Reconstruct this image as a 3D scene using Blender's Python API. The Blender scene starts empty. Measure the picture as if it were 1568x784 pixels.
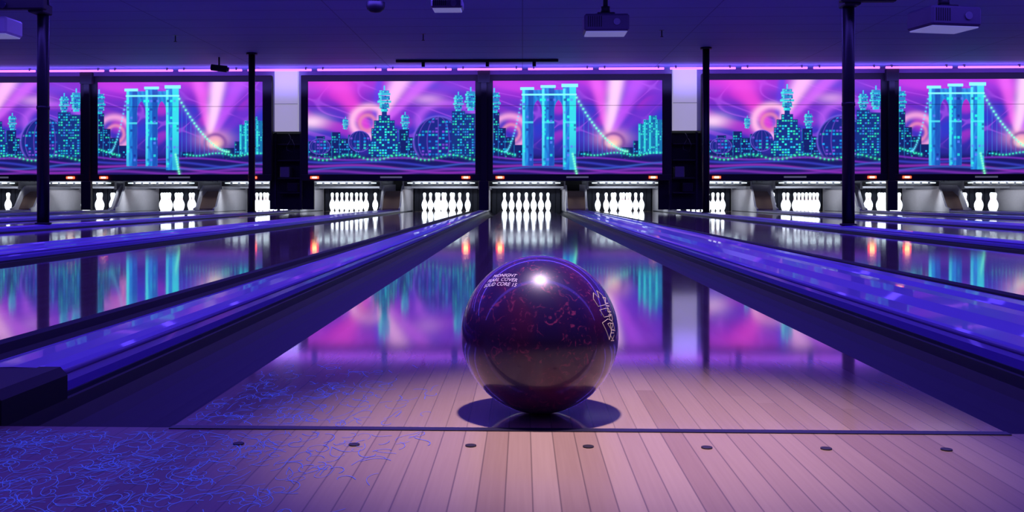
import bpy, math, random
import numpy as np
from mathutils import Vector, Matrix
random.seed(4); rng=np.random.RandomState(7)
S=bpy.context.scene
S.view_settings.view_transform='Standard'
S.view_settings.look='None'

# ------------------------------------------------------------------ materials
def new_mat(name):
    m=bpy.data.materials.new(name); m.use_nodes=True
    nt=m.node_tree; return m,nt,nt.nodes['Principled BSDF']
def setp(b,**k):
    for a,v in k.items():
        n=a.replace('_',' ')
        if n in b.inputs: b.inputs[n].default_value=v
def simple(name,col,rough=.5,metal=0.,emit=None,es=0.,coat=0.,noise=.0,nscale=20):
    m,nt,b=new_mat(name)
    c=(*col,1)
    b.inputs['Base Color'].default_value=c
    setp(b,Roughness=rough,Metallic=metal)
    b.inputs['Coat Weight'].default_value=coat
    if emit: 
        b.inputs['Emission Color'].default_value=(*emit,1); b.inputs['Emission Strength'].default_value=es
        m.cycles.emission_sampling='NONE'
    if noise>0:
        n=nt.nodes.new('ShaderNodeTexNoise'); n.inputs['Scale'].default_value=nscale; n.inputs['Detail'].default_value=4
        g=nt.nodes.new('ShaderNodeNewGeometry'); nt.links.new(g.outputs['Position'],n.inputs['Vector'])
        mx=nt.nodes.new('ShaderNodeMix'); mx.data_type='RGBA'; mx.blend_type='MIX'
        mx.inputs[6].default_value=tuple(x*(1-noise) for x in col)+(1,)
        mx.inputs[7].default_value=tuple(min(1,x*(1+noise)) for x in col)+(1,)
        nt.links.new(n.outputs['Fac'],mx.inputs[0]); nt.links.new(mx.outputs[2],b.inputs['Base Color'])
    return m
class G:
    def __init__(s,nt): s.nt=nt
    def n(s,t,**k):
        x=s.nt.nodes.new(t)
        for a,v in k.items(): setattr(x,a,v)
        return x
    def l(s,a,b): s.nt.links.new(a,b)
    def math(s,op,a,b=None,c=None,clamp=False):
        x=s.n('ShaderNodeMath',operation=op); x.use_clamp=clamp
        for i,v in enumerate((a,b,c)):
            if v is None: continue
            if isinstance(v,(int,float)): x.inputs[i].default_value=v
            else: s.l(v,x.inputs[i])
        return x.outputs[0]
    def mix(s,f,a,b,bt='MIX'):
        x=s.n('ShaderNodeMix',data_type='RGBA',blend_type=bt)
        for i,v in ((0,f),(6,a),(7,b)):
            if isinstance(v,(int,float)): x.inputs[i].default_value=v
            elif isinstance(v,tuple): x.inputs[i].default_value=(*v,1)
            else: s.l(v,x.inputs[i])
        return x.outputs[2]
    def sm(s,v,lo,hi):
        x=s.n('ShaderNodeMapRange',interpolation_type='SMOOTHSTEP')
        s.l(v,x.inputs[0]); x.inputs[1].default_value=lo; x.inputs[2].default_value=hi
        return x.outputs[0]

LANE0=0.078
def wood(name,rough,cols,seam,coat,bump=.0):
    m,nt,b=new_mat(name); g=G(nt)
    geo=g.n('ShaderNodeNewGeometry'); sep=g.n('ShaderNodeSeparateXYZ'); g.l(geo.outputs['Position'],sep.inputs[0])
    X,Y=sep.outputs[0],sep.outputs[1]
    xs=g.math('DIVIDE',g.math('SUBTRACT',X,LANE0+.0136),.0272)
    fl=g.math('FLOOR',xs); fr=g.math('FRACT',xs)
    # staggered boards
    wn=g.n('ShaderNodeTexWhiteNoise',noise_dimensions='1D'); g.l(fl,wn.inputs['W'])
    seg=g.math('FLOOR',g.math('ADD',g.math('MULTIPLY',Y,.3),g.math('MULTIPLY',wn.outputs[0],7.)))
    cmb=g.n('ShaderNodeCombineXYZ'); g.l(fl,cmb.inputs[0]); g.l(seg,cmb.inputs[1])
    wn2=g.n('ShaderNodeTexWhiteNoise',noise_dimensions='2D'); g.l(cmb.outputs[0],wn2.inputs['Vector'])
    # grain
    mp=g.n('ShaderNodeMapping'); mp.inputs['Scale'].default_value=(260,6,1); g.l(geo.outputs['Position'],mp.inputs['Vector'])
    gn=g.n('ShaderNodeTexNoise'); gn.inputs['Scale'].default_value=1; gn.inputs['Detail'].default_value=5; g.l(mp.outputs[0],gn.inputs['Vector'])
    f=g.math('ADD',g.math('MULTIPLY',wn2.outputs[0],.6),g.math('MULTIPLY',gn.outputs[0],.4))
    c=g.mix(f,cols[0],cols[1])
    d=g.math('MINIMUM',fr,g.math('SUBTRACT',1.,fr))
    sm=g.sm(d,.0,.05)
    c=g.mix(g.math('MULTIPLY',g.math('SUBTRACT',1.,sm),seam),c,(.05,.025,.03))
    g.l(c,b.inputs['Base Color'])
    setp(b,Roughness=rough); b.inputs['Coat Weight'].default_value=coat; b.inputs['Coat Roughness'].default_value=.055
    if coat>0: b.inputs['IOR'].default_value=1.6; b.inputs['Coat IOR'].default_value=1.6
    if bump>0:
        mb=g.n('ShaderNodeMapping'); mb.inputs['Scale'].default_value=(6,1.2,1); g.l(geo.outputs['Position'],mb.inputs['Vector'])
        nb=g.n('ShaderNodeTexNoise'); nb.inputs['Scale'].default_value=2.2; nb.inputs['Detail'].default_value=2; g.l(mb.outputs[0],nb.inputs['Vector'])
        bp=g.n('ShaderNodeBump'); bp.inputs['Strength'].default_value=bump; bp.inputs['Distance'].default_value=.01
        g.l(nb.outputs[0],bp.inputs['Height']); g.l(bp.outputs[0],b.inputs['Normal'])
    return m
M={}
M['lane']=wood('lane_maple_boards',.07,((.42,.26,.21),(.68,.47,.38)),.4,.55,.010)
M['approach']=wood('approach_maple_boards',.42,((.27,.155,.115),(.47,.32,.25)),.65,.0)
M['squig']=simple('blacklight_squiggle_ink',(.08,.13,.7),.6,emit=(.09,.15,1),es=.30)
M['foul']=simple('foul_line_black',(.012,.01,.03),.4)
M['dot']=simple('dark_inlay',(.02,.012,.02),.5)
M['gutter']=simple('gutter_black_plastic',(.014,.012,.03),.5,noise=.2)
M['cap']=simple('divider_violet_plastic',(.26,.15,.80),.30,coat=.22)
M['caplip']=simple('divider_lip_highlight',(.55,.40,.95),.22,coat=.3)  # highlight along the divider edges, put into a paler colour
M['capdark']=simple('divider_side_shade',(.02,.02,.05),.5)  # lower divider sides: gutter shadow put into the colour
M['rubber']=simple('black_rubber',(.006,.006,.010),.6)
M['black']=simple('black_paint',(.008,.008,.014),.55,noise=.2)
M['steel']=simple('dark_pipe_paint',(.008,.007,.012),.4)
M['white']=simple('white_painted_board_glow',(.85,.83,.85),.6,emit=(.62,.58,.80),es=.48)  # emission added so the white board looks brightly lit
M['kick']=simple('kickback_pale_laminate',(.62,.6,.66),.45,noise=.1)
M['pit']=simple('pit_curtain',(.012,.014,.03),.8,noise=.3)
M['pin']=simple('pin_plastic_glow',(.9,.92,.95),.25,emit=(.8,.9,1),es=1.9)  # emission on pins and stripes stands in for bright deck light
M['pinred']=simple('pin_red_stripe_glow',(.75,.4,.45),.3,emit=(.9,.6,.7),es=1.2)
M['led']=simple('red_status_lamp',(.5,.05,.02),.4,emit=(1,.05,.02),es=7)
M['ledc']=simple('orange_status_lamp',(.5,.2,.05),.4,emit=(1,.45,.15),es=14)
M['neon']=simple('magenta_neon_tube',(.8,.2,.8),.4,emit=(.70,.14,1.),es=2.3); M['neon'].cycles.emission_sampling='AUTO'
M['grey']=simple('grey_metal',(.22,.22,.26),.4,metal=.4)
M['proj']=simple('projector_shell',(.10,.09,.13),.45,noise=.05)
M['projb']=simple('projector_lit_underside',(.6,.6,.7),.45,emit=(.35,.35,.65),es=.3)  # light on the projector underside, put into pale colour and emission
M['projw']=simple('projector_white_shell',(.75,.75,.78),.45)
M['lens']=simple('lens_glass',(.02,.02,.04),.08,coat=1)
M['lit']=simple('rack_light_strip',(.6,.7,.7),.4,emit=(.75,.9,1),es=.9)
M['label']=simple('grey_label',(.25,.25,.3),.5,emit=(.3,.3,.4),es=.25)
M['tan']=simple('tan_return_hood',(.35,.22,.16),.5)

def ceiling_mat():
    m,nt,b=new_mat('ceiling_painted_panels'); g=G(nt)
    geo=g.n('ShaderNodeNewGeometry'); sep=g.n('ShaderNodeSeparateXYZ'); g.l(geo.outputs['Position'],sep.inputs[0])
    fr=g.math('FRACT',g.math('DIVIDE',sep.outputs[1],.6))
    d=g.math('MINIMUM',fr,g.math('SUBTRACT',1.,fr)); s1=g.sm(d,.0,.03)
    fx=g.math('FRACT',g.math('DIVIDE',sep.outputs[0],2.4)); dx=g.math('MINIMUM',fx,g.math('SUBTRACT',1.,fx)); s2=g.sm(dx,0.,.005)
    s=g.math('MULTIPLY',s1,s2)
    n=g.n('ShaderNodeTexNoise'); n.inputs['Scale'].default_value=.7; g.l(geo.outputs['Position'],n.inputs['Vector'])
    c=g.mix(n.outputs[0],(.24,.28,.55),(.33,.37,.68))
    c=g.mix(g.math('MULTIPLY',g.math('SUBTRACT',1.,s),.6),c,(.02,.02,.10))
    g.l(c,b.inputs['Base Color']); setp(b,Roughness=.7)
    return m
M['ceil']=ceiling_mat()
M['wallh']=simple('header_wall_paint',(.5,.48,.8),.7,noise=.1,nscale=2)
M['wallside']=simple('side_wall_dark_paint',(.05,.05,.16),.7,noise=.2,nscale=2)
M['floor']=simple('subfloor_dark',(.02,.02,.04),.7,noise=.2)

def ball_mat():
    m,nt,b=new_mat('pearl_reactive_resin'); g=G(nt)
    tc=g.n('ShaderNodeTexCoord')
    n1=g.n('ShaderNodeTexNoise'); n1.inputs['Scale'].default_value=7; n1.inputs['Detail'].default_value=4; n1.inputs['Distortion'].default_value=1.0
    g.l(tc.outputs['Object'],n1.inputs['Vector'])
    n2=g.n('ShaderNodeTexNoise'); n2.inputs['Scale'].default_value=75; n2.inputs['Detail'].default_value=6; n2.inputs['Distortion'].default_value=2.0
    g.l(tc.outputs['Object'],n2.inputs['Vector'])
    n3=g.n('ShaderNodeTexNoise'); n3.inputs['Scale'].default_value=10; n3.inputs['Detail'].default_value=2
    mp=g.n('ShaderNodeMapping'); mp.inputs['Location'].default_value=(4,7,1); g.l(tc.outputs['Object'],mp.inputs['Vector']); g.l(mp.outputs[0],n3.inputs['Vector'])
    c=g.mix(g.sm(n1.outputs[0],.40,.66),(.020,.005,.085),(.065,.005,.065))
    sp=g.math('MULTIPLY',g.sm(n2.outputs[0],.54,.72),g.sm(n3.outputs[0],.36,.62))
    c=g.mix(g.math('MULTIPLY',sp,.7),c,(.42,.05,.20))
    g.l(c,b.inputs['Base Color'])
    setp(b,Roughness=.33,Metallic=.12); b.inputs['Coat Weight'].default_value=.8; b.inputs['Coat Roughness'].default_value=.04; b.inputs['Coat IOR'].default_value=1.42
    return m
M['ball']=ball_mat()
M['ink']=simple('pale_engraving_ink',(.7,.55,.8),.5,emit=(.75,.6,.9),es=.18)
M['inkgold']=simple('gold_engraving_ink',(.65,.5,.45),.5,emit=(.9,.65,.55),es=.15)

# ------------------------------------------------------------------ mesh builder
class MB:
    def __init__(s): s.v=[];s.f=[];s.m=[];s.sm=[];s.slots=[]
    def mi(s,k):
        if k not in s.slots: s.slots.append(k)
        return s.slots.index(k)
    def add(s,vs,fs,k,smooth=False):
        o=len(s.v); s.v+= [tuple(v) for v in vs]; i=s.mi(k)
        for f in fs: s.f.append(tuple(o+a for a in f)); s.m.append(i); s.sm.append(smooth)
    def box(s,x0,x1,y0,y1,z0,z1,k):
        s.add([(x0,y0,z0),(x1,y0,z0),(x1,y1,z0),(x0,y1,z0),(x0,y0,z1),(x1,y0,z1),(x1,y1,z1),(x0,y1,z1)],
              [(3,2,1,0),(4,5,6,7),(0,1,5,4),(1,2,6,5),(2,3,7,6),(3,0,4,7)],k)
    def bbox(s,x0,x1,y0,y1,z0,z1,k,b=.01):
        def ring(i,z): return [(x0+i,y0+b,z),(x0+b,y0+i,z),(x1-b,y0+i,z),(x1-i,y0+b,z),(x1-i,y1-b,z),(x1-b,y1-i,z),(x0+b,y1-i,z),(x0+i,y1-b,z)]
        rs=[ring(b*.9,z0),ring(0,z0+b),ring(0,z1-b),ring(b*.9,z1)]
        vs=sum(rs,[]); fs=[tuple(range(7,-1,-1)),tuple(range(24,32))]
        for r in range(3):
            for i in range(8):
                j=(i+1)%8; fs.append((r*8+i,r*8+j,r*8+8+j,r*8+8+i))
        s.add(vs,fs,k)
    def prism(s,prof,a0,a1,k,axis='y',closed=True,smooth=False,caps=True):
        n=len(prof); f=(lambda p,a:(p[0],a,p[1])) if axis=='y' else (lambda p,a:(a,p[0],p[1]))
        vs=[f(p,a0) for p in prof]+[f(p,a1) for p in prof]
        fs=[(i,(i+1)%n,n+(i+1)%n,n+i) for i in range(n if closed else n-1)]
        s.add(vs,fs,k,smooth)
        if closed and caps:
            s.add([f(p,a0) for p in prof],[tuple(range(n))],k); s.add([f(p,a1) for p in prof],[tuple(range(n-1,-1,-1))],k)
    def lathe(s,prof,c,k,seg=20,axis='z',smooth=True,kf=None):
        vs=[];n=len(prof)
        for r,h in prof:
            for i in range(seg):
                a=2*math.pi*i/seg; p=(r*math.cos(a),r*math.sin(a),h)
                if axis=='y': p=(p[0],p[2],p[1])
                if axis=='x': p=(p[2],p[0],p[1])
                vs.append((c[0]+p[0],c[1]+p[1],c[2]+p[2]))
        for r in range(n-1):
            kk=kf((prof[r][1]+prof[r+1][1])/2) if kf else k
            s.add([vs[r*seg+i] for i in range(seg)]+[vs[(r+1)*seg+i] for i in range(seg)],
                  [(i,(i+1)%seg,seg+(i+1)%seg,seg+i) for i in range(seg)],kk,smooth)
    def cyl(s,c,r,h,k,seg=20,axis='z'):
        s.lathe([(0.0001,0),(r,0)],c,k,seg,axis,False); s.lathe([(r,0),(r,h)],c,k,seg,axis,True); s.lathe([(r,h),(0.0001,h)],c,k,seg,axis,False)
    def tube(s,pts,r,k,seg=8):
        pts=[Vector(p) for p in pts]; rings=[]
        for i,p in enumerate(pts):
            t=(pts[min(i+1,len(pts)-1)]-pts[max(i-1,0)]).normalized()
            a=Vector((0,0,1)) if abs(t.z)<.9 else Vector((1,0,0)); u=t.cross(a).normalized(); w=t.cross(u)
            rings.append([tuple(p+r*(math.cos(2*math.pi*j/seg)*u+math.sin(2*math.pi*j/seg)*w)) for j in range(seg)])
        vs=sum(rings,[]); fs=[]
        for i in range(len(pts)-1):
            for j in range(seg): fs.append((i*seg+j,i*seg+(j+1)%seg,(i+1)*seg+(j+1)%seg,(i+1)*seg+j))
        fs.append(tuple(range(seg))); fs.append(tuple(len(vs)-1-j for j in range(seg)))
        s.add(vs,fs,k,True)
    def mesh(s,name,clean=True):
        me=bpy.data.meshes.new(name); me.from_pydata(s.v,[],s.f)
        for k in s.slots: me.materials.append(M[k])
        me.polygons.foreach_set('material_index',s.m); me.polygons.foreach_set('use_smooth',s.sm); me.update()
        if clean:
            import bmesh
            bm=bmesh.new(); bm.from_mesh(me); bmesh.ops.remove_doubles(bm,verts=bm.verts,dist=1e-5); bmesh.ops.recalc_face_normals(bm,faces=bm.faces)
            bm.to_mesh(me); bm.free()
        return me
    def obj(s,name,loc=(0,0,0),parent=None):
        return put(name,s.mesh(name),loc,parent)
def put(name,me,loc=(0,0,0),parent=None,rot=(0,0,0)):
    o=bpy.data.objects.new(name,me); S.collection.objects.link(o); o.location=loc; o.rotation_euler=rot
    if parent: o.parent=parent
    return o
def empty(name,loc=(0,0,0)):
    o=bpy.data.objects.new(name,None); S.collection.objects.link(o); o.location=loc; o.empty_display_size=.2; return o

# ------------------------------------------------------------------ layout constants (metres)
FOUL=1.222; LW=1.06; GW=.24; NC=.15; WC=.42; CEIL=2.64; YM=17.5; PITY=19.45; YEND=21.2
D_IN=LW+2*GW+NC; D_OUT=LW+2*GW+WC; PP=D_IN+D_OUT
lanes=[]
for k in range(-3,4):
    r=LANE0+k*PP; lanes+= [r-D_IN, r]
lanes=sorted(lanes)

b=MB(); b.box(-15,15,-3,FOUL,-.12,0,'approach'); b.obj('floor_approach')
b=MB(); b.box(-15,15,FOUL,22.5,-.25,-.14,'floor'); b.obj('floor')
b=MB(); b.box(-15,15,-3,22.5,CEIL,CEIL+.1,'ceil'); b.obj('ceiling')
b=MB(); b.box(-15.1,-15,-3,22.5,-.25,CEIL+.1,'wallside'); b.obj('wall_left')
b=MB(); b.box(15,15.1,-3,22.5,-.25,CEIL+.1,'wallside'); b.obj('wall_right')
b=MB(); b.box(-15,15,22.4,22.5,-.14,CEIL,'black'); b.obj('wall_back')
b=MB(); b.box(-15,15,YM+.16,YM+.24,1.50,CEIL,'wallh'); b.obj('wall_header')

bl=MB(); bl.box(-LW/2,LW/2,FOUL,20.75,-.14,0,'lane'); lane_me=bl.mesh('lane')
for x in lanes: put('bowling_lane',lane_me,(x,0,0))
b=MB()
for x in lanes: b.box(x-LW/2,x+LW/2,FOUL-.008,FOUL+.008,.0,.0012,'foul')
b.obj('foul_line')
b=MB()
for x in lanes:
    for k in range(-3,4): b.cyl((x+k*.1395,1.142,0.0),.0066,.0014,'dot',24)
b.obj('approach_marker_dots')

# blacklight squiggle print: thin ink strokes lying on the boards
b=MB(); rs=random.Random(11)
def stroke(x,y):
    a=rs.uniform(0,6.283); L=rs.uniform(.014,.05); n=10; k=rs.uniform(-1,1)*150; kk=rs.uniform(-1,1)*6500; ds=L/n
    wv=rs.uniform(.00022,.00042); pts=[]
    for i in range(n+1):
        pts.append((x,y,a)); x+=math.cos(a)*ds; y+=math.sin(a)*ds*1.5; a+=(k+kk*(i*ds-L/2))*ds
    vs=[];fs=[]
    for (px,py,pa) in pts:
        if py>FOUL-.012 and pts[0][1]<FOUL: return
        if pts[0][1]>FOUL and (py<FOUL+.012 or abs(px-LANE0)>LW/2-.003): return
        nx_,ny_=-math.sin(pa)*wv,math.cos(pa)*wv*1.8
        vs+= [(px+nx_,py+ny_,.0006),(px-nx_,py-ny_,.0006)]
    for i in range(n): fs.append((2*i,2*i+1,2*i+3,2*i+2))
    b.add(vs,fs,'squig')
for i in range(15000):
    x=rs.uniform(-1.5,1.3); y=rs.uniform(.75,1.75)
    edge=-.10-(FOUL-y)*.2
    if x<edge: p=min(1,(edge-x)/.30)
    elif x>.55 and y<FOUL: p=min(.35,(x-.55)*1.)
    else: p=.0
    if y>FOUL:
        if abs(x-LANE0)>LW/2: continue
        p=0 if x>-.10 else min(.8,(-.10-x)/.28)*max(0,1-(y-FOUL)/.5)
    if rs.random()<p: stroke(x,y)
put('floor_squiggle_print',b.mesh('squiggles',False))

g=MB(); n=14; pr=[(-GW/2,.0)]+[(-(GW/2-.006)*math.cos(math.pi*i/n),-.008-.085*math.sin(math.pi*i/n)) for i in range(n+1)]+[(GW/2,.0)]
pr2=pr+[(GW/2,-.13),(-GW/2,-.13)]
g.prism(pr2,FOUL,20.75,'gutter',smooth=False)
g_me=g.mesh('gutter')
for x in lanes:
    for s in (-1,1): put('lane_gutter',g_me,(x+s*(LW/2+GW/2),0,0))
def capprof(w,top,r=.02):
    return [(-w/2,-.13),(-w/2,top-r),(-w/2+r*.3,top-r*.3),(-w/2+r,top),(-w/4,top+.004),(0,top+.005),(w/4,top+.004),(w/2-r,top),(w/2-r*.3,top-r*.3),(w/2,top-r),(w/2,-.13)]
Y0=1.42
def lips(d,w,z):
    for s in (-1,1):
        x=s*(w/2-.005); d.tube([(x,Y0+.02,z),(x,18.6,z)],.0045,'caplip',8)
d=MB(); d.prism(capprof(NC,.036),Y0,18.6,'cap'); lips(d,NC,.030)
d.prism([(-NC/2-.004,-.12),(-NC/2-.004,.002),(NC/2+.004,.002),(NC/2+.004,-.12)],Y0-.01,18.6,'capdark')
d.bbox(-NC/2-.006,NC/2+.006,FOUL+.01,Y0+.02,-.12,.040,'rubber',.012)
nd=d.mesh('divider_narrow')
d=MB(); lips(d,WC,.030)
d.prism([(-WC/2,-.13),(-WC/2,.018),(-WC/2+.006,.03),(-WC/2+.02,.036),(-WC/2+.075,.038),(-WC/2+.09,.03),(-WC/2+.10,.024),(-.06,.040),(0,.044),(.06,.040),
         (WC/2-.10,.024),(WC/2-.09,.03),(WC/2-.075,.038),(WC/2-.02,.036),(WC/2-.006,.03),(WC/2,.018),(WC/2,-.13)],Y0,18.6,'cap')
d.prism([(-WC/2-.004,-.12),(-WC/2-.004,.002),(WC/2+.004,.002),(WC/2+.004,-.12)],Y0-.01,18.6,'capdark')
d.bbox(-WC/2-.006,WC/2+.006,FOUL+.01,Y0+.02,-.12,.046,'rubber',.012)
wd=d.mesh('divider_wide')
narrow=[];wide=[]
for i in range(len(lanes)-1):
    c=(lanes[i]+lanes[i+1])/2
    if lanes[i+1]-lanes[i]<1.8: narrow.append(c); put('lane_divider',nd,(c,0,0))
    else: wide.append(c); put('lane_divider',wd,(c,0,0))
for c in (lanes[0]-D_OUT/2,lanes[-1]+D_OUT/2): wide.append(c); put('lane_divider',wd,(c,0,0))

# pins
inch=.0254
P=[(0,1.5),(0,2.03),(.2,2.3),(.75,2.83),(1.5,3.45),(2.25,3.9),(3.375,4.51),(4.5,4.766),(5.2,4.72),(5.875,4.563),(6.6,4.2),(7.25,3.703),(8.0,2.98),(8.625,2.472),(9.1,2.12),(9.375,1.965),(10,1.797),(10.875,1.87),(11.3,1.96),(11.75,2.094),(12.2,2.25),(12.625,2.406),(13.1,2.52),(13.5,2.547),(13.9,2.47),(14.3,2.2),(14.65,1.75),(14.9,1.05),(15,.02)]
prof=[(d*inch/2,z*inch) for z,d in P]
pm=MB()
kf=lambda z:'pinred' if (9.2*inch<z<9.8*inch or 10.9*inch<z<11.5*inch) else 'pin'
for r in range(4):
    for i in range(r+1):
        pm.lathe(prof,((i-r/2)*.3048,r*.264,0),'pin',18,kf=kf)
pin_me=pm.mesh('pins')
ps=MB()
W2=LW/2+GW-.02
ps.box(-W2,W2,20.9,20.95,-.12,.75,'pit')
for i in range(14): 
    x=-W2+(i+.5)*2*W2/14; ps.box(x-.04,x+.04,20.875,20.9,-.1,.72,'pit')
ps.bbox(-W2,W2,19.0,19.12,.50,.60,'black',.01)
for i in range(9):
    x=-.62+i*.155; ps.box(x-.05,x+.05,18.985,18.999,.555,.575,'lit')
for s in (-1,1): ps.box(s*W2-.02,s*W2+.02,19.0,20.6,.44,.6,'grey')
ps.box(-W2,W2,20.2,20.3,.47,.6,'grey')
ps_me=ps.mesh('pinsetter')
for x in lanes:
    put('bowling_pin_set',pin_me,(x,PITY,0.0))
    put('pinsetter',ps_me,(x,0,0))
    L=bpy.data.lights.new('pin_deck_light','AREA'); L.shape='RECTANGLE'; L.size=1.1; L.size_y=.12; L.energy=18; L.color=(.85,.93,1)
    o=bpy.data.objects.new('pin_deck_light',L); S.collection.objects.link(o); o.location=(x,18.95,.66); o.rotation_euler=(math.radians(58),0,0)
def kick(w):
    k=MB(); pr=[(18.62,-.12),(18.62,.06),(18.78,.10),(19.05,.44),(19.2,.52),(20.9,.56),(20.9,-.12)]
    t=.035
    k.prism(pr,-w/2,-w/2+t,'kick',axis='x'); k.prism(pr,w/2-t,w/2,'kick',axis='x')
    if w>.3:
        k.prism([(18.9,-.1),(18.9,.06),(19.1,.30),(19.35,.40),(20.8,.42),(20.8,-.1)],-w/2+t,w/2-t,'tan',axis='x')
    else: k.prism([(18.8,-.1),(18.8,.04),(19.1,.3),(20.8,.4),(20.8,-.1)],-w/2+t,w/2-t,'kick',axis='x')
    return k.mesh('kickback')
kn,kw=kick(NC),kick(WC)
for c in narrow: put('kickback_partition',kn,(c,0,0))
for c in wide: put('kickback_partition',kw,(c,0,0))

# ------------------------------------------------------------------ neon mural artwork (painted panels, stored as colour attribute)
NW,NH=560,310
XX,YY=np.meshgrid(np.linspace(0,258,NW),np.linspace(143,0,NH))   # artwork units, y down
def smooth(a,lo,hi): t=np.clip((a-lo)/(hi-lo),0,1); return t*t*(3-2*t)
def blend(img,mask,col):
    m=mask[...,None]; return img*(1-m)+np.array(col)*m
def segd(x0,y0,x1,y1):
    dx,dy=x1-x0,y1-y0; t=np.clip(((XX-x0)*dx+(YY-y0)*dy)/(dx*dx+dy*dy),0,1)
    return np.hypot(XX-x0-t*dx,YY-y0-t*dy),t
def rect(x0,x1,y0,y1,s=.6):
    return smooth(XX,x0-s,x0+s)*(1-smooth(XX,x1-s,x1+s))*smooth(YY,y0-s,y0+s)*(1-smooth(YY,y1-s,y1+s))
def disc(cx,cy,rx,ry,s=.04):
    return 1-smooth(np.hypot((XX-cx)/rx,(YY-cy)/ry),1-s,1+s)
def ell(cx,cy,rx,ry): return np.exp(-(((XX-cx)/rx)**2+((YY-cy)/ry)**2))
def windows(img,mask,cx=4.,cy=4.2,dens=.5,cols=((.01,.55,.85),(.03,.8,.5),(.05,.25,.9),(.01,.35,.7)),x0=0,bright=1.):
    gx=np.floor((XX-x0)/cx).astype(int); gy=np.floor(YY/cy).astype(int)
    fx=(XX-x0)/cx-gx; fy=YY/cy-gy
    inside=(1-smooth(np.abs(fx-.5),.26,.44))*(1-smooth(np.abs(fy-.5),.2,.38))
    h=np.abs(np.sin(gx*12.9898+gy*78.233+x0)*43758.5453)%1; h2=np.abs(np.sin(gx*39.3+gy*11.7+x0)*24634.63)%1; h3=np.abs(np.sin(gx*9.7+gy*51.7+x0)*9634.63)%1
    on=(h<dens)*inside*mask*(.45+.55*h3)
    col=np.array(cols)[(h2*len(cols)).astype(int)%len(cols)]
    return img*(1-on[...,None])+col*on[...,None]*bright
def dots(img,pts,r,col):
    for x,y in pts:
        d=np.hypot(XX-x,YY-y); img=img*(1-np.exp(-(d/r)**2))[...,None]+np.array(col)*np.exp(-(d/r)**2)[...,None]+.16*np.exp(-(d/(2*r))**2)[...,None]*np.array(col)
    return img
def base(kind):
    t=YY/143
    top=np.array((.22,.02,.55)); mid=np.array((.05,.03,.50)); bot=np.array((.012,.015,.20))
    a=smooth(t,0,.5)[...,None]; c=smooth(t,.5,.9)[...,None]
    img=(top*(1-a)+mid*a)*(1-c)+bot*c
    ph=0 if kind=='A' else 2
    w=np.sin(XX*.05+2.4*np.sin(YY*.04+XX*.013+ph)+ph)*np.cos(YY*.06-XX*.022)
    fade=(1-smooth(t,.45,.8))
    img=blend(img,.85*smooth(w,.0,.8)*fade,(.02,.04,.55))
    img=blend(img,.7*smooth(-w,.35,.95)*fade,(.50,.03,.58))
    edge=np.exp(-(w/.06)**2)*fade; img=blend(img,.45*edge,(.45,.10,.9))
    return img
def rays(img,ox,oy,dirs):
    for (tx,ty,w0,w1,col,st) in dirs:
        d,tt=segd(ox,oy,tx,ty); w=w0+(w1-w0)*tt
        img=blend(img,st*np.exp(-(d/w)**2.6),col)
    return img
def lantern_tower(img,cx,ytop,s=1.):
    img=blend(img,rect(cx-1*s,cx+1*s,ytop-7*s,ytop),(.03,.62,.85))
    for j,(hw,y0,y1) in enumerate(((7,0,4),(9,4,7),(8,8,14),(10,15,18),(7,19,26),(5,27,31))):
        img=blend(img,rect(cx-hw*s,cx+hw*s,ytop+y0*s,ytop+y1*s),(.02,.22+.3*(j%2),.55+.15*(j%2)))
        img=blend(img,rect(cx-hw*s,cx-hw*s*.5,ytop+y0*s,ytop+y1*s)*.7,(.1,.85,.85))
    img=windows(img,rect(cx-8*s,cx+8*s,ytop,ytop+30*s),3*s,3.4*s,.45,((.01,.03,.3),(.05,.95,.7)),x0=cx)
    return img
def skyline(img,specs):
    for (x0,x1,y0) in specs:
        m=rect(x0,x1,y0,128); img=blend(img,m,(.006,.014,.13)); img=blend(img,rect(x0,x0+1.2,y0,128)*.6,(.01,.2,.55))
        img=windows(img,rect(x0+1,x1-1,y0+2,122),3.6,3.8,.42,x0=x0)
    return img
def road(img,seed):
    img=blend(img,smooth(YY,110,121),(.008,.008,.11))
    for i,(y0,y1,col,w) in enumerate(((116,124,(.20,.03,.55),1.4),(121,133,(.04,.05,.55),1.8),(128,140,(.30,.03,.5),1.8),(137,128,(.04,.10,.55),1.5),(141,137,(.2,.03,.45),2))):
        yl=y0+(y1-y0)*(XX/258)+3*np.sin(XX*.03+i); img=blend(img,.75*np.exp(-((YY-yl)/w)**2),col)
    return img
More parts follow.
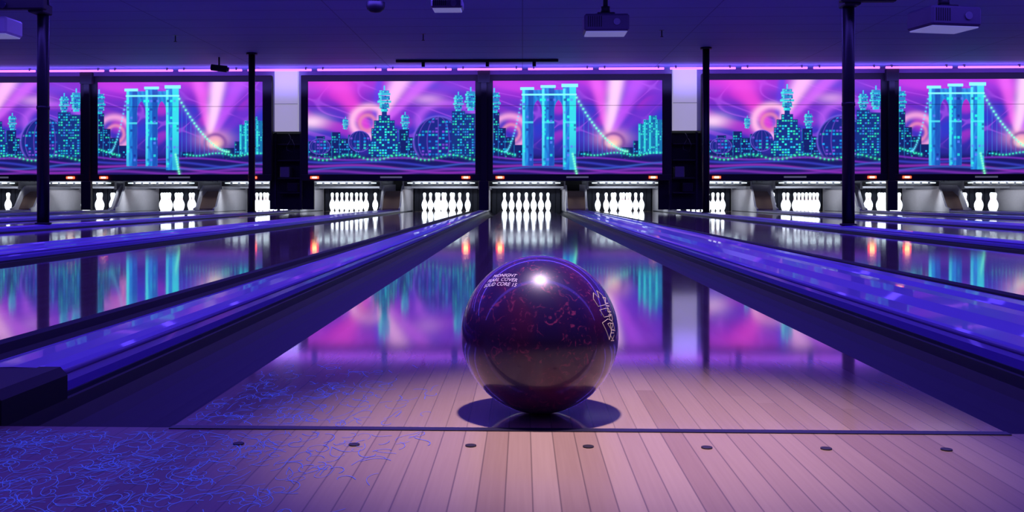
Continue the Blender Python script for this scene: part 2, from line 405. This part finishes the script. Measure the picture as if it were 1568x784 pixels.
def artA():
    img=base('A')
    img=blend(img,.8*ell(30,0,60,22),(.80,.03,.68))
    img=rays(img,98,84,[(40,-10,6,20,(.85,.06,.68),.75),(150,-14,5,17,(1,.50,.90),.92),(188,-8,4,12,(.62,.12,.9),.85),(222,4,4,14,(.20,.03,.6),.7),(112,-10,3,7,(.12,.04,.7),.85)])
    d=np.abs(np.hypot((XX-95)/1.15,(YY-62))-23); img=blend(img,.9*np.exp(-(d/5.5)**2)*(XX<116)*(YY<90),(1,.48,.80))
    d=np.abs(np.hypot((XX-92),(YY-64))-12); img=blend(img,.85*np.exp(-(d/3.5)**2)*(YY<80),(.75,.22,.42))
    d=np.abs(np.hypot((XX-215)/1.7,(YY-60))-26); img=blend(img,.75*np.exp(-(d/5)**2)*(YY<75),(.45,.10,.85))
    img=blend(img,.8*ell(6,62,22,10),(1,.70,.92)); img=blend(img,.5*ell(185,28,22,8),(.9,.5,.9))
    img=skyline(img,[(0,14,92),(12,26,84),(24,38,90),(36,50,78),(48,66,88),(62,80,82),(140,156,74),(154,172,86),(228,244,70),(198,214,60),(212,232,80)])
    for (cx,cy,rx,ry) in ((80,92,17,16),(201,92,38,38),(18,100,16,12)):
        m=disc(cx,cy,rx,ry)*(YY<118); img=blend(img,m,(.010,.02,.22))
        for q in (.0,.45,.8):
            e=np.exp(-((np.abs(XX-cx)/rx-q*np.sqrt(np.clip(1-((YY-cy)/ry)**2,0,1)))/.02)**2)*m; img=blend(img,e*.5,(.2,.08,.7))
        e=np.exp(-((np.hypot((XX-cx)/rx,(YY-cy)/ry)-1)/.04)**2)*(YY<118); img=blend(img,e*.6,(.2,.12,.8))
        img=windows(img,disc(cx,cy,rx*.93,ry*.93)*(YY<117),5.2,5,.5,((.01,.35,.9),(.02,.7,.6),(.22,.08,.75),(.01,.15,.6)),x0=cx)
    for (hw,y0) in ((4,38),(9,52),(16,60),(20,72),(25,92)):
        m=rect(118-hw,118+hw,y0,126); img=blend(img,m,(.008,.03,.22))
    for (hw,y0) in ((8,54),(15,62),(19,74),(24,94)):
        img=windows(img,rect(118-hw,118+hw,y0,124),4.2,4,.55,((.03,.9,.75),(.02,.5,.9),(.05,.8,.4)),x0=118)
    img=lantern_tower(img,118,14,1.05)
    img=lantern_tower(img,150,52,.7); img=lantern_tower(img,232,22,.8); img=lantern_tower(img,251,16,.95); img=lantern_tower(img,58,58,.5)
    for (x0,x1,y0) in ((240,258,50),(222,242,46)):
        img=blend(img,rect(x0,x1,y0,126),(.008,.03,.2)); img=windows(img,rect(x0+1,x1-1,y0+1,124),4,4,.62,x0=x0)
    img=road(img,1)
    img=dots(img,[(4+i*6.3,117+4*math.sin(i*.5)) for i in range(41)],1.2,(.05,.85,.4))
    return img
def artB():
    img=base('B')
    img=blend(img,.75*ell(60,0,90,22),(.55,.03,.75))
    img=rays(img,178,92,[(156,-10,3,12,(.85,.12,.85),.8),(190,-14,9,13,(1,.62,.95),.95),(226,-10,4,16,(.5,.08,.9),.85),(262,20,5,16,(.16,.03,.6),.85),(120,20,4,12,(.08,.04,.55),.7)])
    img=blend(img,.9*ell(182,88,24,12),(.90,.38,.52))
    d=np.abs(np.hypot((XX-184)/1.2,(YY-94))-13); img=blend(img,.7*np.exp(-(d/3)**2),(.12,.02,.30))
    img=blend(img,.9*ell(184,96,9,6),(1,.62,.45))
    d=np.abs(np.hypot((XX-26)/1.1,(YY-78))-24); img=blend(img,.9*np.exp(-(d/5)**2),(.85,.35,.70))
    d=np.abs(np.hypot((XX-28),(YY-80))-13); img=blend(img,.8*np.exp(-(d/3)**2),(.8,.25,.45))
    img=skyline(img,[(0,10,48),(8,20,72),(18,34,86),(32,48,98),(130,150,108),(196,216,102),(214,228,92)])
    img=lantern_tower(img,2,18,1.)
    for (x0,x1,y0) in ((222,232,66),(230,240,60),(238,250,54),(248,258,60)):
        img=blend(img,rect(x0,x1,y0,112),(.01,.16,.4)); img=blend(img,rect(x0,x0+3,y0,112),(.03,.6,.7)); img=windows(img,rect(x0,x1,y0,112),3,4,.5,((.01,.04,.3),(.05,.85,.65)),x0=x0)
    img=road(img,2)
    img=dots(img,[(140+i*5.,112+2*math.sin(i*.5)) for i in range(24)]+[(2+i*4,104+i*1.2) for i in range(9)],1.1,(.05,.9,.5))
    body=rect(45,127,14,44)
    for (x0,x1) in ((45,62),(75,94),(107,127)): body=np.maximum(body,rect(x0,x1,10,136-(0 if x0>100 else 6)))
    for cx in (68.5,100.5):
        hole=np.minimum(disc(cx-4.5,46,11,18),disc(cx+4.5,46,11,18)); hole=np.maximum(hole*(YY<46),rect(cx-6.5,cx+6.5,45,140))
        body=body*(1-hole)
    st=.5+.5*np.sin(XX*.9+2*np.sin(YY*.15)); fadeb=1-.55*smooth(YY,70,135)
    img=blend(img,body,(.015,.17,.62)); img=blend(img,body*.45*st,(.02,.40,.85))
    for (x0,x1) in ((45,62),(75,94),(107,127)):
        img=blend(img,rect(x0+.55*(x1-x0),x1,12,132)*body*.85,(.012,.06,.42)); img=blend(img,rect(x0,x0+4,12,132)*body*fadeb,(.08,.78,.88))
    img=blend(img,rect(117,127,10,136)*fadeb,(.04,.70,.80))
    for (x0,x1,y0,y1) in ((42,63,10,14),(73,96,7,11),(105,130,5,10),(44,128,20,22.5)): img=blend(img,rect(x0,x1,y0,y1),(.25,1,.95))
    for (x0,x1) in ((44,62),(75,94),(106,128)): img=blend(img,rect(x0,x1,62,65)*body*.6,(.1,.9,.95))
    img=windows(img,body*(YY>24)*(YY<128),5.2,6.5,.28,((.02,.9,.75),(.01,.03,.3),(.1,.2,.9)),x0=45)
    def cable(p0,p1,sag,n):
        return [(p0[0]+(p1[0]-p0[0])*t,p0[1]+(p1[1]-p0[1])*(1-(1-t)**sag)) for t in np.linspace(0,1,n)]
    img=dots(img,cable((128,26),(205,108),1.7,24),1.5,(.2,1,.65))
    img=dots(img,cable((122,112),(128,142),1,9),1.4,(.2,1,.5))
    img=dots(img,cable((44,30),(20,108),1.6,20),1.1,(.1,.6,.85))
    for t in range(9):
        x=132+t*7; y=26+(108-26)*(1-(1-(x-128)/77)**1.7); d_,_=segd(x,y,x,112); img=blend(img,.35*np.exp(-(d_/.6)**2),(.05,.3,.9))
    return img
def art_mesh(name,img):
    img=np.clip(img,0,1.2)
    seam=np.exp(-((YY-38)/.5)**2)[...,None]; img=img*(1-.65*seam)
    xs=np.linspace(0,3.07,NW); zs=np.linspace(.702,2.406,NH)
    gx,gz=np.meshgrid(xs,zs); vs=np.stack([gx.ravel(),np.zeros(gx.size),gz.ravel()],1)
    i=np.arange((NH-1)*NW).reshape(NH-1,NW)[:,:-1].ravel(); fs=np.stack([i,i+1,i+NW+1,i+NW],1)
    me=bpy.data.meshes.new(name); me.vertices.add(len(vs)); me.vertices.foreach_set('co',vs.astype(np.float32).ravel())
    me.loops.add(fs.size); me.loops.foreach_set('vertex_index',fs.ravel().astype(np.int32))
    me.polygons.add(len(fs)); me.polygons.foreach_set('loop_start',(np.arange(len(fs))*4).astype(np.int32))
    me.update(calc_edges=True); me.validate()
    at=me.color_attributes.new('art','FLOAT_COLOR','POINT')
    at.data.foreach_set('color',np.concatenate([img.reshape(-1,3),np.ones((img.shape[0]*img.shape[1],1))],1).astype(np.float32).ravel())
    me.materials.append(M['art']); return me
m,nt,bs=new_mat('backlit_mural_print'); at=nt.nodes.new('ShaderNodeAttribute'); at.attribute_name='art'
bs.inputs['Base Color'].default_value=(.02,.02,.02,1); bs.inputs['Roughness'].default_value=.5
nt.links.new(at.outputs['Color'],bs.inputs['Emission Color']); bs.inputs['Emission Strength'].default_value=1.1
m.cycles.emission_sampling='NONE'
M['art']=m
meA=art_mesh('mural_city',artA()); meB=art_mesh('mural_bridge',artB())
w=3.07
def frame_mesh(le,re):
    fr=MB()
    fr.bbox(-le,w+re,-.02,.08,2.406,2.52,'black',.008); fr.bbox(-le,w+re,-.04,.10,.585,.702,'black',.008)
    fr.bbox(-le,0,-.02,.08,.585,2.52,'black',.008); fr.bbox(w,w+re,-.02,.08,.585,2.52,'black',.008)
    fr.box(-le,w+re,.03,.09,.6,2.5,'black')
    for x in (.13,w-.17):
        fr.box(x-.075,x+.075,-.055,-.04,.625,.665,'led'); fr.box(x-.04,x+.04,-.062,-.055,.630,.660,'ledc')
    fr.box(w/2-.2,w/2+.2,-.046,-.04,.635,.665,'label')
    return fr.mesh('frame')
fA=frame_mesh(.13,.15); fB=frame_mesh(.15,.17)
for k in (-2,-1,0,1,2):
    for art,fm,x in ((meA,fA,-3.93),(meB,fB,-.54)):
        X=x+k*7.3
        if -14<X<11:
            e=empty('neon_mural_screen',(X,YM,0)); put('frame',fm,(0,0,0),e); put('mural_panel',art,(0,0,0),e)
for k in (-1,0,1):
    p=MB(); x=-.70+k*7.3
    p.box(x-.05,x+.05,YM-.12,YM-.05,.055,2.60,'black'); p.bbox(x-.11,x+.11,YM-.16,YM-.05,2.36,2.58,'black',.01); p.bbox(x-.09,x+.09,YM-.15,YM-.05,.05,.58,'black',.01)
    p.obj('screen_support_post')
for k in (-2,-1,0,1):
    x=2.95+k*7.3
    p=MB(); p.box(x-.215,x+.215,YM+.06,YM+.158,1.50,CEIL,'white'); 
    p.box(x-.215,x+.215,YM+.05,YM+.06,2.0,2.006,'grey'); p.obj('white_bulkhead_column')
    p=MB(); p.box(x-.42,x+.42,YM+.5,YM+.55,.055,1.48,'black')
    for z in (.35,.62,.95,1.25): p.bbox(x-.2,x+.22,YM+.2,YM+.5,z,z+.03,'steel',.006)
    p.bbox(x-.16,x+.02,YM+.22,YM+.45,.65,.85,'grey',.01); p.bbox(x-.02,x+.18,YM+.2,YM+.45,.38,.55,'black',.01)
    p.box(x-.26,x-.22,YM+.2,YM+.24,.055,1.48,'steel'); p.box(x+.22,x+.26,YM+.2,YM+.24,.055,1.48,'steel')
    p.tube([(x+.02+.04*math.sin(t*.9),YM+.16,1.46-.05*t) for t in range(7)]+[(x+.1,YM+.16,1.12),(x+.13,YM+.16,1.25),(x+.08,YM+.16,1.36)],.005,'grey')
    p.obj('service_shelf_rack')
b=MB(); x=-12.6
while x<12.6:
    b.tube([(x,YM-.22,CEIL-.05),(x+1.16,YM-.22,CEIL-.05)],.02,'neon'); 
    for q in (x+.1,x+1.06): b.box(q-.012,q+.012,YM-.24,YM-.2,CEIL-.05,CEIL,'grey')
    x+=1.27
b.obj('neon_tube_run')
b=MB(); b.bbox(-2.17,.61,16.38,16.44,CEIL-.045,CEIL,'black',.006)
for q in (-1.7,-.6,.2): b.cyl((q,16.41,CEIL-.12),.03,.08,'black',14)
b.obj('ceiling_light_track')

def pillar(x,y,h=CEIL):
    p=MB(); p.cyl((0,0,.042),.053,h-.042,'steel',24); p.cyl((0,0,.042),.072,.016,'steel',24); p.cyl((0,0,h-.03),.09,.03,'steel',24); p.cyl((0,0,1.1),.057,.03,'steel',24)
    p.obj('support_pillar',(x,y,0))
nx=lambda v:min(narrow,key=lambda c:abs(c-v))
pillar(nx(-4.4),8.72); pillar(nx(2.9),8.6); pillar(nx(-4.4),15.55); pillar(nx(2.9),15.2)
for x,s in ((nx(2.9),1),(nx(-4.4),-1)):
    p=MB(); y=8.5 if s>0 else 8.6
    p.bbox(x-.12 if s>0 else x-.40,x+.36 if s>0 else x+.1,y-.08,y+.0,1.99,2.10,'black',.01)
    p.bbox(x-.07,x+.07,y-.03,y+.16,1.97,2.06,'black',.01)
    p.cyl((x+s*.27,y-.1,2.03),.035,.03,'lens',16,'y')
    p.obj('pillar_speaker_bracket')

def projector(x,y,z,w,key,rz=0,h=.2):
    p=MB(); d=w*.75
    p.bbox(-w/2,w/2,-d/2,d/2,-h/2,h/2*.75,key,.02)
    p.bbox(-w/2+.02,w/2-.02,-d/2+.02,d/2-.02,-h/2-.012,-h/2+.01,'projb',.005)
    p.cyl((w*.22,d/2-.01,0),.05,.05,'lens',20,'y'); p.cyl((w*.22,-d/2-.012,-.01),.035,.014,'grey',16,'y')
    for i in range(7): p.box(-w*.42+i*.022,-w*.42+i*.022+.01,-d/2-.003,-d/2+.001,-h*.3,h*.25,'black')
    p.bbox(-.09,.09,-.09,.09,h/2*.75,h/2*.75+.03,'black',.006)
    for sx in (-1,1): p.tube([(sx*.05,0,h/2),(sx*w*.3,sx*.05,h/2*.8)],.012,'black')
    p.cyl((0,0,h/2*.75),.025,CEIL-z-h/2*.75,'black',14); p.cyl((0,0,h/2*.75+.03),.05,.07,'black',16); p.cyl((0,0,CEIL-z-.025),.09,.025,'black',18)
    return put('ceiling_projector',p.mesh('projector'),(x,y,z),rot=(0,0,rz))
projector(.86,10,2.09,.46,'proj'); projector(3.8,8.8,1.91,.50,'proj',.22); projector(-.86,11.0,2.50,.36,'proj',0,.12); projector(-5.6,10,2.10,.46,'projw')
p=MB(); p.lathe([(.0001,-.07),(.06,-.06),(.1,-.03),(.11,0),(.11,.05),(.04,.05),(.04,.12),(.0001,.12)],(0,0,0),'black',24); p.obj('dome_security_camera',(-1.72,11.2,CEIL-.12))
p=MB(); p.tube([(0,0,.2),(0,0,.06)],.015,'black'); p.tube([(-.13,0,.03),(.13,0,.0)],.055,'black',14); p.tube([(.13,-.02,0),(.17,-.02,-.01)],.035,'lens',12); p.obj('ceiling_spotlight_can',(-5.1,16.0,CEIL-.2))
for x,y in ((-5.04,13.8),(-1.43,13.8),(1.96,13.6)):
    p=MB(); p.cyl((0,0,-.005),.035,.005,'grey',16); p.cyl((0,0,-.09),.008,.09,'black',10); p.cyl((0,0,-.095),.022,.006,'black',14); p.obj('sprinkler_head',(x,y,CEIL))

# ------------------------------------------------------------------ ball
R=.108; BC=Vector((.0235,1.325,R))
import bmesh
bm=bmesh.new(); bmesh.ops.create_uvsphere(bm,u_segments=128,v_segments=64,radius=R)
me=bpy.data.meshes.new('ball'); bm.to_mesh(me); bm.free()
for f in me.polygons: f.use_smooth=True
me.materials.append(M['ball'])
ball=empty('bowling_ball',BC); put('shell',me,(0,0,0),ball,rot=(.4,.3,.2))
def wrap_basis(nv,roll):
    nv=Vector(nv).normalized(); up=Vector((0,0,1)); e1=up.cross(nv).normalized(); e2=nv.cross(e1)
    c,s=math.cos(roll),math.sin(roll); return nv,e1*c+e2*s,e2*c-e1*s
def wrap(nv,e1,e2,x,y,off=.0004): return (nv*R+e1*x+e2*y).normalized()*(R+off)
def ball_text(lines,nv,roll,size,mat,name):
    B=wrap_basis(nv,roll)
    cu=bpy.data.curves.new('t','FONT'); cu.body=lines; cu.size=size; cu.align_x='CENTER'; cu.align_y='CENTER'; cu.resolution_u=3; cu.space_line=.95
    to=bpy.data.objects.new('t',cu); S.collection.objects.link(to); bpy.context.view_layer.update()
    mm=bpy.data.meshes.new_from_object(to.evaluated_get(bpy.context.evaluated_depsgraph_get()))
    bpy.data.objects.remove(to)
    for v in mm.vertices: v.co=wrap(*B,v.co.x,v.co.y)
    mm.materials.clear(); mm.materials.append(M[mat]); put(name,mm,(0,0,0),ball)
def ball_lines(polys,nv,roll,wd,mat,name):
    B=wrap_basis(nv,roll); b=MB()
    for pl in polys:
        pts=[]
        for a,c in zip(pl[:-1],pl[1:]):
            for t in np.linspace(0,1,5)[:-1]: pts.append((a[0]+(c[0]-a[0])*t,a[1]+(c[1]-a[1])*t))
        pts.append(pl[-1]); b.tube([wrap(*B,x,y,.0001) for x,y in pts],wd,mat,6)
    b.obj(name,(0,0,0),ball)
ball_text('MIDNIGHT\nPEARL COVER\nSOLID CORE 15',(-.475,-.49,.73),.12,.0084,'ink','engraved_text')
s=.001
ball_lines([[(-14*s,26*s),(-6*s,34*s),(0,24*s),(6*s,35*s),(14*s,26*s),(10*s,12*s),(-12*s,14*s),(-14*s,26*s)],
            [(-12*s,9*s),(12*s,7*s),(10*s,-4*s),(-8*s,-2*s),(-12*s,9*s)],
            [(-16*s,-8*s),(0,-6*s),(12*s,-12*s),(16*s,-26*s),(4*s,-22*s),(-6*s,-34*s),(-10*s,-22*s),(-16*s,-8*s)],
            [(-4*s,-12*s),(4*s,-12*s),(2*s,-20*s),(-4*s,-12*s)]],(.80,-.50,.308),.1,.0004,'inkgold','engraved_emblem')
ball_text('KINGPIN',(.86,-.42,.25),1.45,.016,'inkgold','engraved_name')

# ------------------------------------------------------------------ lights
def area(name,loc,sx,sy,e,col,rot=(0,0,0)):
    L=bpy.data.lights.new(name,'AREA'); L.shape='RECTANGLE'; L.size=sx; L.size_y=sy; L.energy=e; L.color=col
    o=bpy.data.objects.new(name,L); S.collection.objects.link(o); o.location=loc; o.rotation_euler=rot; return o
UV=(.13,.07,1.)
for y,e in ((1.2,85),(4.5,170),(8.0,190),(11.0,200)):
    area('blacklight_fill',(0,y,CEIL-.04),20,.25,e,UV)  # added unseen ceiling lamps, blue-violet fill over the lanes
area('ceiling_uplight_fill',(0,YM-.3,CEIL-.35),22,.1,75,(.24,.18,1.),(math.radians(180-35),0,0))  # added unseen uplight that brightens the far ceiling
L=bpy.data.lights.new('spot_downlight','SPOT'); L.energy=400; L.color=(1,.78,.88); L.spot_size=math.radians(23); L.spot_blend=1.; L.shadow_soft_size=.06
o=bpy.data.objects.new('spot_downlight',L); S.collection.objects.link(o); o.location=(.05,1.30,CEIL-.06)
tgt=Vector((.13,1.24,0)); o.rotation_euler=(tgt-o.location).to_track_quat('-Z','Y').to_euler()

W=bpy.data.worlds.new('World'); S.world=W; W.use_nodes=True
W.node_tree.nodes['Background'].inputs[0].default_value=(.08,.05,.5,1); W.node_tree.nodes['Background'].inputs[1].default_value=.2

# ------------------------------------------------------------------ camera
cam=bpy.data.cameras.new('camera'); co=bpy.data.objects.new('camera',cam); S.collection.objects.link(co)
co.location=(0,0,.297); co.rotation_euler=(math.radians(90),0,.032)
cam.sensor_width=36; cam.lens=36*1471/1568; cam.shift_x=31/1568; cam.shift_y=-91/1568; cam.clip_start=.02
S.camera=co
